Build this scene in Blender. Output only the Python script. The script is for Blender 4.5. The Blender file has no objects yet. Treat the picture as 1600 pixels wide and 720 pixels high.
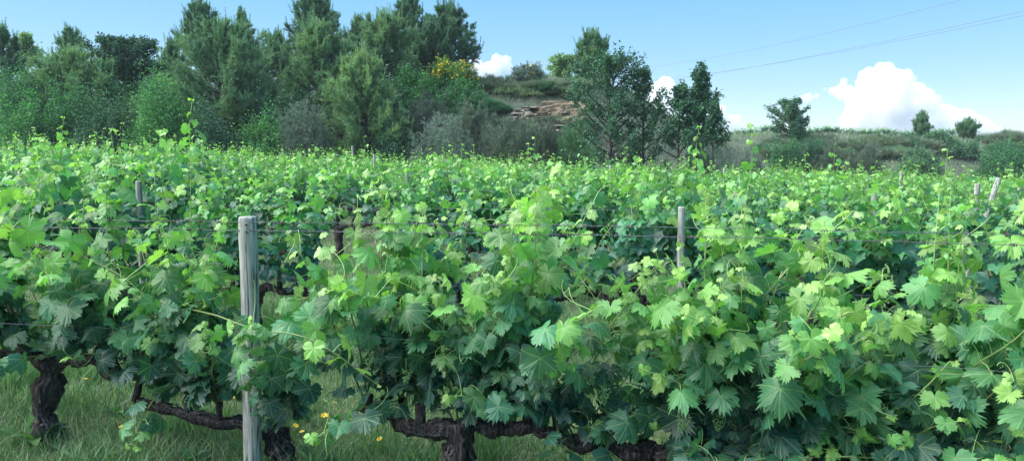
import bpy, math, random
import numpy as np
R = math.radians
rng = np.random.default_rng(7)
random.seed(7)
SC = bpy.context.scene
COL = SC.collection

# ------------------------------------------------------------------ camera
FPX, PITCH, EYE = 1150.0, math.atan(120 / 1150.0), 1.6
cp, sp = math.cos(PITCH), math.sin(PITCH)
cam = bpy.data.cameras.new('camera'); camo = bpy.data.objects.new('camera', cam); COL.objects.link(camo)
camo.location = (0, 0, EYE); camo.rotation_euler = (R(90) - PITCH, 0, 0)
cam.sensor_width = 36; cam.lens = 36 * FPX / 1600; cam.clip_start = .05; cam.clip_end = 8000
SC.camera = camo

def at(px, py, d):
    """photo pixel at ground distance d -> world point"""
    u, v = (px - 800) / FPX, (360 - py) / FPX
    k = d / (cp + v * sp)
    return np.array([u * k, d, EYE + (v * cp - sp) * k])

def S(t):
    t = np.clip(t, 0, 1); return t * t * (3 - 2 * t)

# ------------------------------------------------------------------ terrain
_ph = rng.uniform(0, 6.28, (12, 2)); _fr = rng.uniform(.25, 2.2, 12); _an = rng.uniform(0, 6.28, 12)
def bumps(x, y):
    z = 0
    for i in range(12):
        z = z + np.sin((x * math.cos(_an[i]) + y * math.sin(_an[i])) * _fr[i] + _ph[i, 0]) * .5 / (1 + 2.2 * _fr[i])
    return z * .45
def bank_t(x, y):
    yb = 32.5 + 15.5 * S((x - 9) / 8.0)
    return (y - yb) / (8.5 + 2 * S((x - 9) / 8))
def bank_h(x):
    return 5.3 + .5 * S((x + 12) / 8) - 2.75 * S((x - 4) / 7)
def H(x, y):
    x = np.asarray(x, float); y = np.asarray(y, float)
    g = -.035 * np.clip(x, -40, 24) - .2 * S((y - 6) / 20)
    t = S(bank_t(x, y))
    return g + t * (bank_h(x) + .035 * np.clip(x, -40, 24)) + bumps(x, y) * t * .9 + np.clip(1 - t, 0, 1) * bumps(x * 2.3, y * 2.3) * .07

# ------------------------------------------------------------------ helpers
class MB:
    def __init__(s): s.V = []; s.T = []; s.M = []; s.A = []; s.B = []; s.n = 0
    def add(s, V, T, m=0, a=None, b=None):
        V = np.asarray(V, np.float32).reshape(-1, 3); T = np.asarray(T, np.int64).reshape(-1, 3)
        if not len(V): return
        s.V.append(V); s.T.append(T + s.n); s.M.append(np.full(len(T), m, np.int32))
        z = np.zeros((len(V), 3), np.float32)
        s.A.append(z if a is None else np.broadcast_to(np.asarray(a, np.float32), z.shape))
        s.B.append(z if b is None else np.broadcast_to(np.asarray(b, np.float32), z.shape))
        s.n += len(V)
    def mesh(s, name, mats, smooth=True):
        me = bpy.data.meshes.new(name)
        if not s.V:
            return me
        V = np.concatenate(s.V); T = np.concatenate(s.T); M = np.concatenate(s.M)
        me.vertices.add(len(V)); me.vertices.foreach_set('co', V.ravel())
        me.loops.add(len(T) * 3); me.loops.foreach_set('vertex_index', T.ravel().astype(np.int32))
        me.polygons.add(len(T)); me.polygons.foreach_set('loop_start', np.arange(0, len(T) * 3, 3, dtype=np.int32))
        me.polygons.foreach_set('material_index', M)
        me.polygons.foreach_set('use_smooth', np.full(len(T), smooth, bool))
        for nm, L in (('lt', s.A), ('vc', s.B)):
            at_ = me.attributes.new(nm, 'FLOAT_VECTOR', 'POINT'); at_.data.foreach_set('vector', np.concatenate(L).astype(np.float32).ravel())
        for m in (mats if isinstance(mats, (list, tuple)) else [mats]): me.materials.append(m)
        me.update(calc_edges=True)
        return me
    def build(s, name, mats, parent=None, smooth=True):
        return ob(name, s.mesh(name, mats, smooth), parent)

def ob(name, me, parent=None):
    o = bpy.data.objects.new(name, me); COL.objects.link(o)
    if parent is not None: o.parent = parent
    return o
def tag(o, label=None, cat=None, group=None, kind=None):
    if label: o['label'] = label
    if cat: o['category'] = cat
    if group: o['group'] = group
    if kind: o['kind'] = kind
    return o
def thing(name, loc, label, cat, group=None, rz=0):
    o = bpy.data.objects.new(name, None); COL.objects.link(o); o.empty_display_size = .1
    o.location = [float(v) for v in loc]; o.rotation_euler = (0, 0, rz)
    return tag(o, label, cat, group)
def copy_tree(o, parent=None):
    c = o.copy(); COL.objects.link(c); c.parent = parent
    for ch in list(o.children): copy_tree(ch, c)
    return c
def nrm(v):
    v = np.asarray(v, float); return v / (np.linalg.norm(v, axis=-1, keepdims=True) + 1e-9)

def tube(mb, P, rad, sides=6, m=0, a=None, rough=0, r_=None, cap=True):
    P = np.asarray(P, float); n = len(P); rad = np.broadcast_to(rad, n)
    D = nrm(np.gradient(P, axis=0))
    up = np.array([0, 0, 1.]) if abs(D[0][2]) < .9 else np.array([1., 0, 0])
    X = nrm(np.cross(D, up)); 
    for i in range(1, n):
        x = X[i - 1] - D[i] * np.dot(X[i - 1], D[i]); X[i] = nrm(x)
    Y = np.cross(D, X)
    th = np.arange(sides) * 2 * math.pi / sides
    rr = rad[:, None] * np.ones(sides)[None]
    if rough and r_ is not None:
        ridge = 1 + rough * r_.normal(0, .55, sides)[None] + rough * r_.normal(0, .45, (n, sides))
        rr = rr * np.clip(ridge, .55, 1.6)
    V = P[:, None] + rr[..., None] * (X[:, None] * np.cos(th)[None, :, None] + Y[:, None] * np.sin(th)[None, :, None])
    V = V.reshape(-1, 3)
    i, j = np.meshgrid(np.arange(n - 1), np.arange(sides), indexing='ij'); i = i.ravel(); j = j.ravel(); k = (j + 1) % sides
    a0 = i * sides + j; a1 = i * sides + k; b0 = a0 + sides; b1 = a1 + sides
    T = np.concatenate([np.stack([a0, a1, b1], 1), np.stack([a0, b1, b0], 1)])
    if cap:
        V = np.concatenate([V, P[:1], P[-1:]]); c0 = n * sides; j = np.arange(sides); k = (j + 1) % sides
        T = np.concatenate([T, np.stack([np.full(sides, c0), k, j], 1), np.stack([np.full(sides, c0 + 1), (n - 1) * sides + j, (n - 1) * sides + k], 1)])
    mb.add(V, T, m, a)

# ------------------------------------------------------------------ materials
def new_mat(name):
    m = bpy.data.materials.new(name); m.use_nodes = True; nt = m.node_tree; nt.nodes.clear()
    out = nt.nodes.new('ShaderNodeOutputMaterial')
    def N(t, **k):
        n = nt.nodes.new('ShaderNode' + t)
        for a, b in k.items():
            if a.startswith('i_'):
                n.inputs[a[2:].replace('_', ' ')].default_value = b
            else: setattr(n, a, b)
        return n
    L = nt.links.new
    return m, nt, out, N, L
def ramp(N, stops, interp='LINEAR'):
    r = N('ValToRGB'); cr = r.color_ramp; cr.interpolation = interp
    while len(cr.elements) < len(stops): cr.elements.new(.5)
    for e, (p, c) in zip(cr.elements, stops):
        e.position = p; e.color = (*c, 1) if len(c) == 3 else c
    return r
def math_(N, L, op, a, b=None, clamp=False):
    n = N('Math', operation=op); n.use_clamp = clamp
    for i, v in enumerate((a, b)):
        if v is None: continue
        if isinstance(v, (int, float)): n.inputs[i].default_value = v
        else: L(v, n.inputs[i])
    return n.outputs[0]

def leaf_mat(name, stops, trans=.35, transcol=None, rough=.4, veins=False, under=.25, spec=.5, tgain=1.5):
    m, nt, out, N, L = new_mat(name)
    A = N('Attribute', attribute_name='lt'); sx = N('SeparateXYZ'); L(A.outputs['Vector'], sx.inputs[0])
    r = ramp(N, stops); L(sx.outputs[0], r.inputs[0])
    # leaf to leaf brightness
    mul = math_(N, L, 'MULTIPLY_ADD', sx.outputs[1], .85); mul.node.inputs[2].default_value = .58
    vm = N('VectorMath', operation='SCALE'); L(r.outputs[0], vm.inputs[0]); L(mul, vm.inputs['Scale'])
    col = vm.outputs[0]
    nz = N('TexNoise', i_Scale=45.0 if veins else 3.0); nz.inputs['Detail'].default_value = 3
    tc = N('TexCoord'); L(tc.outputs['Object'], nz.inputs[0])
    mr = N('MapRange'); mr.inputs[3].default_value = .8; mr.inputs[4].default_value = 1.2; L(nz.outputs[0], mr.inputs[0])
    v2 = N('VectorMath', operation='SCALE'); L(col, v2.inputs[0]); L(mr.outputs[0], v2.inputs['Scale']); col = v2.outputs[0]
    bump = None
    if veins:
        B = N('Attribute', attribute_name='vc'); sb = N('SeparateXYZ'); L(B.outputs['Vector'], sb.inputs[0])
        a, c = sb.outputs[0], sb.outputs[1]
        m1 = N('MapRange', interpolation_type='SMOOTHSTEP'); L(c, m1.inputs[0]); m1.inputs[1].default_value = .008; m1.inputs[2].default_value = .03; m1.inputs[3].default_value = 1; m1.inputs[4].default_value = 0
        q = math_(N, L, 'MULTIPLY', c, .85); q = math_(N, L, 'SUBTRACT', a, q); q = math_(N, L, 'MULTIPLY', q, 8.0); q = math_(N, L, 'FRACT', q)
        q = math_(N, L, 'SUBTRACT', q, .5); q = math_(N, L, 'ABSOLUTE', q)
        m2 = N('MapRange', interpolation_type='SMOOTHSTEP'); L(q, m2.inputs[0]); m2.inputs[1].default_value = .02; m2.inputs[2].default_value = .15; m2.inputs[3].default_value = .45; m2.inputs[4].default_value = 0
        vv = math_(N, L, 'MAXIMUM', m1.outputs[0], m2.outputs[0])
        mx = N('MixRGB'); L(math_(N, L, 'MULTIPLY', vv, .55), mx.inputs[0]); L(col, mx.inputs[1]); mx.inputs[2].default_value = (.30, .42, .16, 1); col = mx.outputs[0]
        bm = N('Bump'); bm.inputs['Strength'].default_value = .35; bm.inputs['Distance'].default_value = .004
        hh = math_(N, L, 'MULTIPLY', vv, -1.0); L(hh, bm.inputs['Height']); bump = bm.outputs[0]
    geo = N('NewGeometry')
    ux = N('MixRGB'); L(math_(N, L, 'MULTIPLY', geo.outputs['Backfacing'], under), ux.inputs[0]); L(col, ux.inputs[1]); ux.inputs[2].default_value = (.20, .32, .18, 1)
    p = N('BsdfPrincipled'); L(ux.outputs[0], p.inputs['Base Color']); p.inputs['Roughness'].default_value = rough
    p.inputs['Specular IOR Level'].default_value = spec
    if bump: L(bump, p.inputs['Normal'])
    tr = N('BsdfTranslucent')
    tm = N('MixRGB', blend_type='MULTIPLY'); tm.inputs[0].default_value = 1; L(col, tm.inputs[1]); tm.inputs[2].default_value = (*[t * tgain for t in (transcol or (.9, 1.12, .5))], 1)
    L(tm.outputs[0], tr.inputs[0])
    ms = N('MixShader'); ms.inputs[0].default_value = trans; L(p.outputs[0], ms.inputs[1]); L(tr.outputs[0], ms.inputs[2]); L(ms.outputs[0], out.inputs[0])
    return m

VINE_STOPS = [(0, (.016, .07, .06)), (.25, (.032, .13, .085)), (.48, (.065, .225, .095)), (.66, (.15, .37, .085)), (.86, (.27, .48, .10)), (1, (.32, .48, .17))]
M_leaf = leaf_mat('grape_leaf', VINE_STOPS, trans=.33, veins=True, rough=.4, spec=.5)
M_leafm = leaf_mat('grape_leaf_plain', VINE_STOPS, trans=.33, rough=.42, spec=.55)
M_pine = leaf_mat('pine_needles', [(0, (.06, .14, .095)), (.5, (.14, .27, .155)), (1, (.28, .41, .17))], trans=.2, rough=.55, under=0)
M_dark = leaf_mat('dark_leaf', [(0, (.028, .08, .06)), (.5, (.06, .16, .085)), (1, (.13, .26, .11))], trans=.2, rough=.62, spec=.25, under=.1)
M_green = leaf_mat('bush_leaf', [(0, (.04, .14, .07)), (.5, (.085, .25, .09)), (1, (.17, .37, .10))], trans=.3, rough=.62, spec=.25, under=.1)
M_silver = leaf_mat('silver_leaf', [(0, (.10, .15, .12)), (1, (.26, .33, .28))], trans=.15, rough=.6, under=.2)
M_scrub = leaf_mat('scrub_leaf', [(0, (.08, .12, .09)), (.5, (.15, .20, .14)), (1, (.25, .30, .19))], trans=.15, rough=.7, under=0)
M_dry = leaf_mat('dry_grass_blade', [(0, (.09, .15, .09)), (.5, (.17, .25, .14)), (1, (.31, .36, .23))], trans=.2, rough=.8, under=0)
M_grass = leaf_mat('grass_blade', [(0, (.04, .12, .05)), (.5, (.10, .21, .09)), (1, (.30, .38, .22))], trans=.3, rough=.6, under=0)
M_weed = leaf_mat('weed_leaf', [(0, (.05, .15, .05)), (1, (.16, .33, .09))], trans=.3, rough=.5, under=.1)
M_yellow = leaf_mat('yellow_petal', [(0, (.75, .48, .02)), (1, (.9, .68, .05))], trans=.2, transcol=(1, .9, .3), rough=.6, under=0, tgain=1)
M_stem = leaf_mat('green_stem', [(0, (.08, .06, .035)), (.45, (.15, .20, .06)), (1, (.34, .50, .17))], trans=.05, rough=.5, under=0)

def bark_mat(name, c0, c1, c2, scale=(60, 60, 9), strength=.9, dist=.01):
    m, nt, out, N, L = new_mat(name)
    tc = N('TexCoord'); mp = N('Mapping'); mp.inputs['Scale'].default_value = scale; L(tc.outputs['Object'], mp.inputs[0])
    nz = N('TexNoise'); nz.inputs['Scale'].default_value = 1; nz.inputs['Detail'].default_value = 5; nz.inputs['Distortion'].default_value = 1.2; L(mp.outputs[0], nz.inputs[0])
    r = ramp(N, [(.3, c0), (.5, c1), (.72, c2)]); L(nz.outputs[0], r.inputs[0])
    p = N('BsdfPrincipled'); p.inputs['Roughness'].default_value = .9; p.inputs['Specular IOR Level'].default_value = .2; L(r.outputs[0], p.inputs['Base Color'])
    b = N('Bump'); b.inputs['Strength'].default_value = strength; b.inputs['Distance'].default_value = dist; L(nz.outputs[0], b.inputs['Height']); L(b.outputs[0], p.inputs['Normal'])
    L(p.outputs[0], out.inputs[0]); return m
M_vbark = bark_mat('vine_bark', (.012, .010, .010), (.045, .036, .034), (.15, .125, .115))
M_strip = bark_mat('loose_bark', (.03, .025, .024), (.09, .075, .07), (.22, .19, .18))
M_bark = bark_mat('tree_bark', (.03, .026, .024), (.07, .06, .055), (.14, .12, .11), (9, 9, 2))
M_twig = bark_mat('twig_bark', (.05, .045, .045), (.10, .09, .085), (.18, .16, .15), (9, 9, 2))
def wood_mat():
    m, nt, out, N, L = new_mat('weathered_post_wood')
    tc = N('TexCoord'); mp = N('Mapping'); mp.inputs['Scale'].default_value = (80, 80, 4.0); L(tc.outputs['Object'], mp.inputs[0])
    nz = N('TexNoise'); nz.inputs['Scale'].default_value = 1; nz.inputs['Detail'].default_value = 6; nz.inputs['Distortion'].default_value = .8; L(mp.outputs[0], nz.inputs[0])
    r = ramp(N, [(.34, (.045, .045, .043)), (.43, (.27, .275, .25)), (.7, (.52, .52, .46))]); L(nz.outputs[0], r.inputs[0])
    mp2 = N('Mapping'); mp2.inputs['Scale'].default_value = (26, 26, 6.5); L(tc.outputs['Object'], mp2.inputs[0])
    vo = N('TexVoronoi'); vo.inputs['Scale'].default_value = .55; L(mp2.outputs[0], vo.inputs[0])
    k = ramp(N, [(.06, (.25, .23, .21)), (.12, (.75, .75, .72)), (.16, (1, 1, 1))]); L(vo.outputs['Distance'], k.inputs[0])
    big = N('TexNoise'); big.inputs['Scale'].default_value = 5; L(tc.outputs['Object'], big.inputs[0])
    bg = ramp(N, [(.35, (.82, .88, .84)), (.65, (1.08, 1.04, 1.0))]); L(big.outputs[0], bg.inputs[0])
    mx = N('MixRGB', blend_type='MULTIPLY'); mx.inputs[0].default_value = 1; L(r.outputs[0], mx.inputs[1]); L(k.outputs[0], mx.inputs[2])
    mx2 = N('MixRGB', blend_type='MULTIPLY'); mx2.inputs[0].default_value = 1; L(mx.outputs[0], mx2.inputs[1]); L(bg.outputs[0], mx2.inputs[2])
    p = N('BsdfPrincipled'); p.inputs['Roughness'].default_value = .85; L(mx2.outputs[0], p.inputs['Base Color'])
    b = N('Bump'); b.inputs['Strength'].default_value = .7; b.inputs['Distance'].default_value = .005; L(nz.outputs[0], b.inputs['Height']); L(b.outputs[0], p.inputs['Normal'])
    L(p.outputs[0], out.inputs[0]); return m
M_wood = wood_mat()
def plain(name, col, rough=.5, metal=0):
    m, nt, out, N, L = new_mat(name)
    nz = N('TexNoise'); nz.inputs['Scale'].default_value = 30; tc = N('TexCoord'); L(tc.outputs['Object'], nz.inputs[0])
    r = ramp(N, [(.3, tuple(c * .75 for c in col)), (.7, tuple(min(1, c * 1.2) for c in col))]); L(nz.outputs[0], r.inputs[0])
    p = N('BsdfPrincipled'); L(r.outputs[0], p.inputs['Base Color']); p.inputs['Roughness'].default_value = rough; p.inputs['Metallic'].default_value = metal
    L(p.outputs[0], out.inputs[0]); return m
M_wire = plain('galvanised_wire', (.13, .145, .16), .6, .2)
M_cable = plain('dark_cable', (.16, .18, .21), .6)
M_nail = plain('rusty_nail', (.10, .06, .04), .7, .4)
M_grape = plain('green_grape_berry', (.16, .30, .10), .45)
def ground_mat(name, cols, scale, strength=.6):
    m, nt, out, N, L = new_mat(name)
    tc = N('TexCoord'); nz = N('TexNoise'); nz.inputs['Scale'].default_value = scale; nz.inputs['Detail'].default_value = 8; nz.inputs['Roughness'].default_value = .65; L(tc.outputs['Object'], nz.inputs[0])
    r = ramp(N, cols); L(nz.outputs[0], r.inputs[0])
    n2 = N('TexNoise'); n2.inputs['Scale'].default_value = scale * 14; n2.inputs['Detail'].default_value = 4; L(tc.outputs['Object'], n2.inputs[0])
    r2 = ramp(N, [(.35, (.65, .65, .65)), (.65, (1.25, 1.25, 1.2))]); L(n2.outputs[0], r2.inputs[0])
    mx = N('MixRGB', blend_type='MULTIPLY'); mx.inputs[0].default_value = 1; L(r.outputs[0], mx.inputs[1]); L(r2.outputs[0], mx.inputs[2])
    p = N('BsdfPrincipled'); p.inputs['Roughness'].default_value = .95; p.inputs['Specular IOR Level'].default_value = .1; L(mx.outputs[0], p.inputs['Base Color'])
    b = N('Bump'); b.inputs['Strength'].default_value = strength; b.inputs['Distance'].default_value = .06; L(n2.outputs[0], b.inputs['Height']); L(b.outputs[0], p.inputs['Normal'])
    L(p.outputs[0], out.inputs[0]); return m
M_ground = ground_mat('grassy_soil', [(.35, (.055, .095, .04)), (.55, (.12, .15, .075)), (.7, (.20, .18, .12))], 1.3)
M_hill = ground_mat('scrubby_bank_soil', [(.35, (.06, .085, .06)), (.52, (.10, .125, .09)), (.7, (.17, .17, .13))], .7)
M_rock = ground_mat('layered_rock', [(.35, (.12, .11, .10)), (.5, (.26, .23, .19)), (.7, (.42, .36, .28))], 1.8)
M_clay = ground_mat('beige_clay', [(.35, (.19, .145, .10)), (.55, (.32, .25, .17)), (.7, (.44, .36, .26))], 1.2)
def cloud_mat():
    m, nt, out, N, L = new_mat('cloud_white')
    p = N('VolumePrincipled'); p.inputs['Color'].default_value = (1, 1, 1, 1); p.inputs['Density'].default_value = .05
    L(p.outputs[0], out.inputs[1]); return m
M_cloud = cloud_mat()

# ------------------------------------------------------------------ ground
def axis(lo, hi, step, far):
    a = np.arange(lo, hi + 1e-6, step)
    l = lo - np.geomspace(step * 2, far, 14)[::-1]; r = hi + np.geomspace(step * 2, far, 14)
    return np.concatenate([l, a, r])
xs = axis(-45, 50, .5, 1200); ys = axis(-6, 75, .45, 1000)
GX, GY = np.meshgrid(xs, ys); GZ = H(GX, GY)
nx, ny = len(xs), len(ys)
V = np.stack([GX, GY, GZ], -1).reshape(-1, 3)
i, j = np.meshgrid(np.arange(ny - 1), np.arange(nx - 1), indexing='ij'); i = i.ravel(); j = j.ravel()
a0 = i * nx + j; T = np.concatenate([np.stack([a0, a0 + 1, a0 + nx + 1], 1), np.stack([a0, a0 + nx + 1, a0 + nx], 1)])
tt = bank_t(V[:, 0], V[:, 1]); fb = tt[np.concatenate([a0, a0])] > 0
for nm, sel, mt in (('ground', ~fb, M_ground), ('hillside', fb, M_hill)):
    Ts = T[sel]; used, inv = np.unique(Ts, return_inverse=True)
    mb = MB(); mb.add(V[used], inv.reshape(-1, 3)); o = mb.build(nm, mt); tag(o, kind='structure')
    o['label'] = 'grassy vineyard soil between the rows' if nm == 'ground' else 'scrub covered earth bank behind the vineyard'

# ------------------------------------------------------------------ leaf templates
_half = [(0, 1.0), (5, .90), (9, .935), (14, .82), (18, .86), (23, .72), (26, .66), (32, .78), (36, .76), (42, .86), (46, .83), (52, .97), (57, .86), (62, .90), (67, .79), (72, .82), (77, .68), (81, .64), (88, .76), (93, .73), (99, .82), (103, .79), (108, .88), (114, .78), (121, .80), (128, .70), (136, .74), (144, .62), (153, .60), (164, .44), (173, .16)]
_mid = [(0, 1.0), (13, .82), (26, .66), (40, .82), (52, .96), (66, .80), (80, .64), (96, .76), (108, .87), (130, .68), (158, .48)]
_far = [(0, 1.0), (26, .62), (52, .9), (82, .55), (110, .75), (152, .42)]
RAYS = np.radians([0, 52, -52, 108, -108])
def template(half, rings, seed):
    r_ = np.random.default_rng(seed)
    ang = np.array([-a for a, _ in half[:0:-1]] + [a for a, _ in half], float); rad = np.array([q for _, q in half[:0:-1]] + [q for _, q in half])
    deep = r_.uniform(.6, 1.3)
    rad = .75 + (rad - .75) * deep if len(half) > 8 else rad
    rad = rad * (1 + r_.normal(0, .06, len(rad)))
    if len(rings) > 2: rad[1:-1] += .35 * (rad[1:-1] - (rad[:-2] + rad[2:]) / 2)
    th = np.radians(ang); n = len(th)
    P = [np.zeros((1, 2))]
    for q in rings: P.append(np.stack([np.sin(th) * rad * q, np.cos(th) * rad * q], 1))
    P = np.concatenate(P); T = []
    for k in range(n - 1): T.append((0, 1 + k + 1, 1 + k))
    for q in range(1, len(rings)):
        o0 = 1 + (q - 1) * n; o1 = 1 + q * n
        for k in range(n - 1): T += [(o0 + k, o0 + k + 1, o1 + k + 1), (o0 + k, o1 + k + 1, o1 + k)]
    x, y = P[:, 0], P[:, 1]; rr = np.hypot(x, y)
    al = np.stack([x * math.sin(t) + y * math.cos(t) for t in RAYS], 1); cr = np.stack([np.abs(x * math.cos(t) - y * math.sin(t)) for t in RAYS], 1)
    cr2 = np.where(al > 0, cr, 9); kk = cr2.argmin(1); a = al[np.arange(len(P)), kk]; c = cr2[np.arange(len(P)), kk]; c[0] = 0
    z = -r_.uniform(.0, .5) * rr ** 2 + r_.uniform(.08, .34) * c + r_.uniform(-.5, .5) * np.abs(x) + r_.uniform(-.18, .18) * x + .09 * np.sin(np.arctan2(x, y) * r_.integers(2, 5) + r_.uniform(0, 6)) * rr ** 1.5
    z += r_.normal(0, .018, len(z)) * (rr > .5)
    T = np.array(T)
    if len(rings) > 2:      # insect holes, as on the leaves of the photograph
        keep = np.ones(len(T), bool)
        for _ in range(r_.integers(0, 4)):
            q = r_.integers(n + 4, n * 3 - 6); keep[q:q + r_.integers(1, 3)] = False
        T = T[keep]
    return np.column_stack([x, y, z]), T, np.column_stack([a, c, np.zeros(len(a))])
TPL = {0: [template(_half, (.35, .7, 1), s) for s in range(16)], 1: [template(_mid, (.5, 1), s) for s in range(6)], 2: [template(_far, (1,), s) for s in range(4)]}

def add_leaves(mb, Lf, lod, m=0):
    """Lf: list of (pos, tipdir, normal, size, age, rnd)"""
    if not Lf: return
    pos = np.array([l[0] for l in Lf]); td = np.array([l[1] for l in Lf]); nn = nrm(np.array([l[2] for l in Lf]))
    td = nrm(td - nn * np.sum(td * nn, 1, keepdims=True)); xx = np.cross(td, nn)
    s = np.array([l[3] for l in Lf]); age = np.array([l[4] for l in Lf]); rn = np.array([l[5] for l in Lf])
    var = np.arange(len(Lf)) % len(TPL[lod]); 
    for k, (P, T, C) in enumerate(TPL[lod]):
        q = np.where(var == k)[0]
        if not len(q): continue
        V = pos[q][:, None] + s[q][:, None, None] * (P[None, :, :1] * xx[q][:, None] + P[None, :, 1:2] * td[q][:, None] + P[None, :, 2:] * nn[q][:, None])
        TT = T[None] + (np.arange(len(q)) * len(P))[:, None, None]
        A = np.zeros((len(q), len(P), 3)); A[..., 0] = age[q][:, None]; A[..., 1] = rn[q][:, None]
        mb.add(V.reshape(-1, 3), TT.reshape(-1, 3), m, A.reshape(-1, 3), np.broadcast_to(C[None], (len(q), len(P), 3)).reshape(-1, 3))

# ------------------------------------------------------------------ vines
UP = np.array([0, 0, 1.])
def shoot_path(r_, start, d, length, step=.058, sag=.02, wob=.12, lift=.05):
    P = [np.array(start, float)]; d = nrm(d); n = max(4, int(length / step))
    for k in range(n):
        f = k / n
        d = nrm(d + r_.normal(0, wob, 3) * .6 + UP * (lift - sag * f * 2.2))
        P.append(P[-1] + d * step)
        if P[-1][2] < .12: P[-1][2] = .12; d[2] = abs(d[2])
    return np.array(P)
def shoot_leaves(r_, P, size, front, lod, dens=1.12, tipyoung=1.0):
    Lf = []; pet = []; n = len(P); az = r_.uniform(0, 6.28)
    D = nrm(np.gradient(P, axis=0))
    for k in range(1, n):
        f = k / (n - 1)
        az += math.pi + r_.normal(0, .6)
        for rep in range(1 if r_.random() > .5 * dens else 2):
            if r_.random() > dens + .15: continue
            o = np.array([math.cos(az + rep * 1.9), math.sin(az + rep * 1.9), 0]); o = o - D[k] * np.dot(o, D[k]); o = nrm(o)
            sz = size * (1.08 - .25 * abs(f - .4) - max(0, f - .76) * 2.3) * r_.uniform(.55, 1.3)
            if rep: sz *= .62
            sz = max(sz, size * .17)
            pl = sz * r_.uniform(.8, 1.3)
            pd = nrm(o + UP * .35 + D[k] * .35 * f)
            e = P[k] + pd * pl + UP * -.01
            out = nrm(np.array([pd[0], pd[1] * 1.0 - front * .55, 0]) + 1e-6)
            nn = nrm(out * r_.uniform(.2, 1.0) + UP * r_.uniform(.25, 1.0) + r_.normal(0, .38, 3))
            td = out * .6 - UP * r_.uniform(.3, 1.2) + r_.normal(0, .35, 3)
            age = np.clip(.08 + .62 * f ** 1.3 * tipyoung + .25 * max(0, f - .8) / .2 + r_.normal(0, .09) + (.15 if rep else 0), 0, 1)
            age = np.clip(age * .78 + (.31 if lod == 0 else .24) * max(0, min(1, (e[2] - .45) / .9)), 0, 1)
            if lod: age = min(age, .84); sz = max(sz, size * .3)
            Lf.append((e, td, nn, sz, age, r_.random()))
            pet.append((P[k], e, sz, age))
    return Lf, pet
def add_petioles(mb, pet, m=0, sides=3):
    for a, b, sz, age in pet:
        mid = (a + b) / 2 + UP * sz * .12
        tube(mb, [a, mid, b], [.0022, .0018, .0016], sides, m, (.55 + .45 * age, .5, 0), cap=False)
def tendril(mb, r_, p, d, L, m=0):
    d = nrm(d); P = [np.array(p)]; n = 22; ax = nrm(r_.normal(0, 1, 3)); curl = r_.uniform(.1, .6); dd = d
    for k in range(n):
        w = curl * (k / n) ** 1.5
        dd = nrm(dd + np.cross(ax, dd) * w - UP * .02); P.append(P[-1] + dd * L / n)
    tube(mb, P, np.linspace(.0016, .0008, n + 1), 3, m, (.95, .8, 0), cap=False)
def bark_trunk(mb, mbS, P, rad, r_, sides=14, strips=40):
    # resample
    P = np.array(P, float); t = np.linspace(0, 1, len(P)); n = 22; tq = np.linspace(0, 1, n)
    Q = np.stack([np.interp(tq, t, P[:, i]) for i in range(3)], 1); Q[1:-1] = (Q[:-2] + 2 * Q[1:-1] + Q[2:]) / 4
    Q[1:-1] += r_.normal(0, .004, (n - 2, 3))
    rr = np.interp(tq, t, rad) * (1 + .16 * np.sin(tq * 17 + r_.uniform(0, 6)) + r_.normal(0, .07, n))
    tube(mb, Q, rr, sides, 0, None, .24, r_)
    D = nrm(np.gradient(Q, axis=0))
    for _ in range(strips):
        k = r_.integers(0, n - 5); th = r_.uniform(0, 6.28); x = nrm(np.cross(D[k], r_.normal(0, 1, 3)))
        off = [x * rr[min(n - 1, k + q)] * (1.02 + .1 * abs(q - 2) * r_.random()) for q in range(5)]
        w = r_.uniform(.002, .006); side = nrm(np.cross(D[k], x)) * w
        pts = [Q[k + q] + off[q] + side * r_.normal(0, 1.5) for q in range(5)]
        Vv = np.array([p + s_ for p in pts for s_ in (-side, side)]); Tt = []
        for q in range(4): Tt += [(2 * q, 2 * q + 1, 2 * q + 3), (2 * q, 2 * q + 3, 2 * q + 2)]
        mb.add(Vv, Tt, 1)

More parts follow.
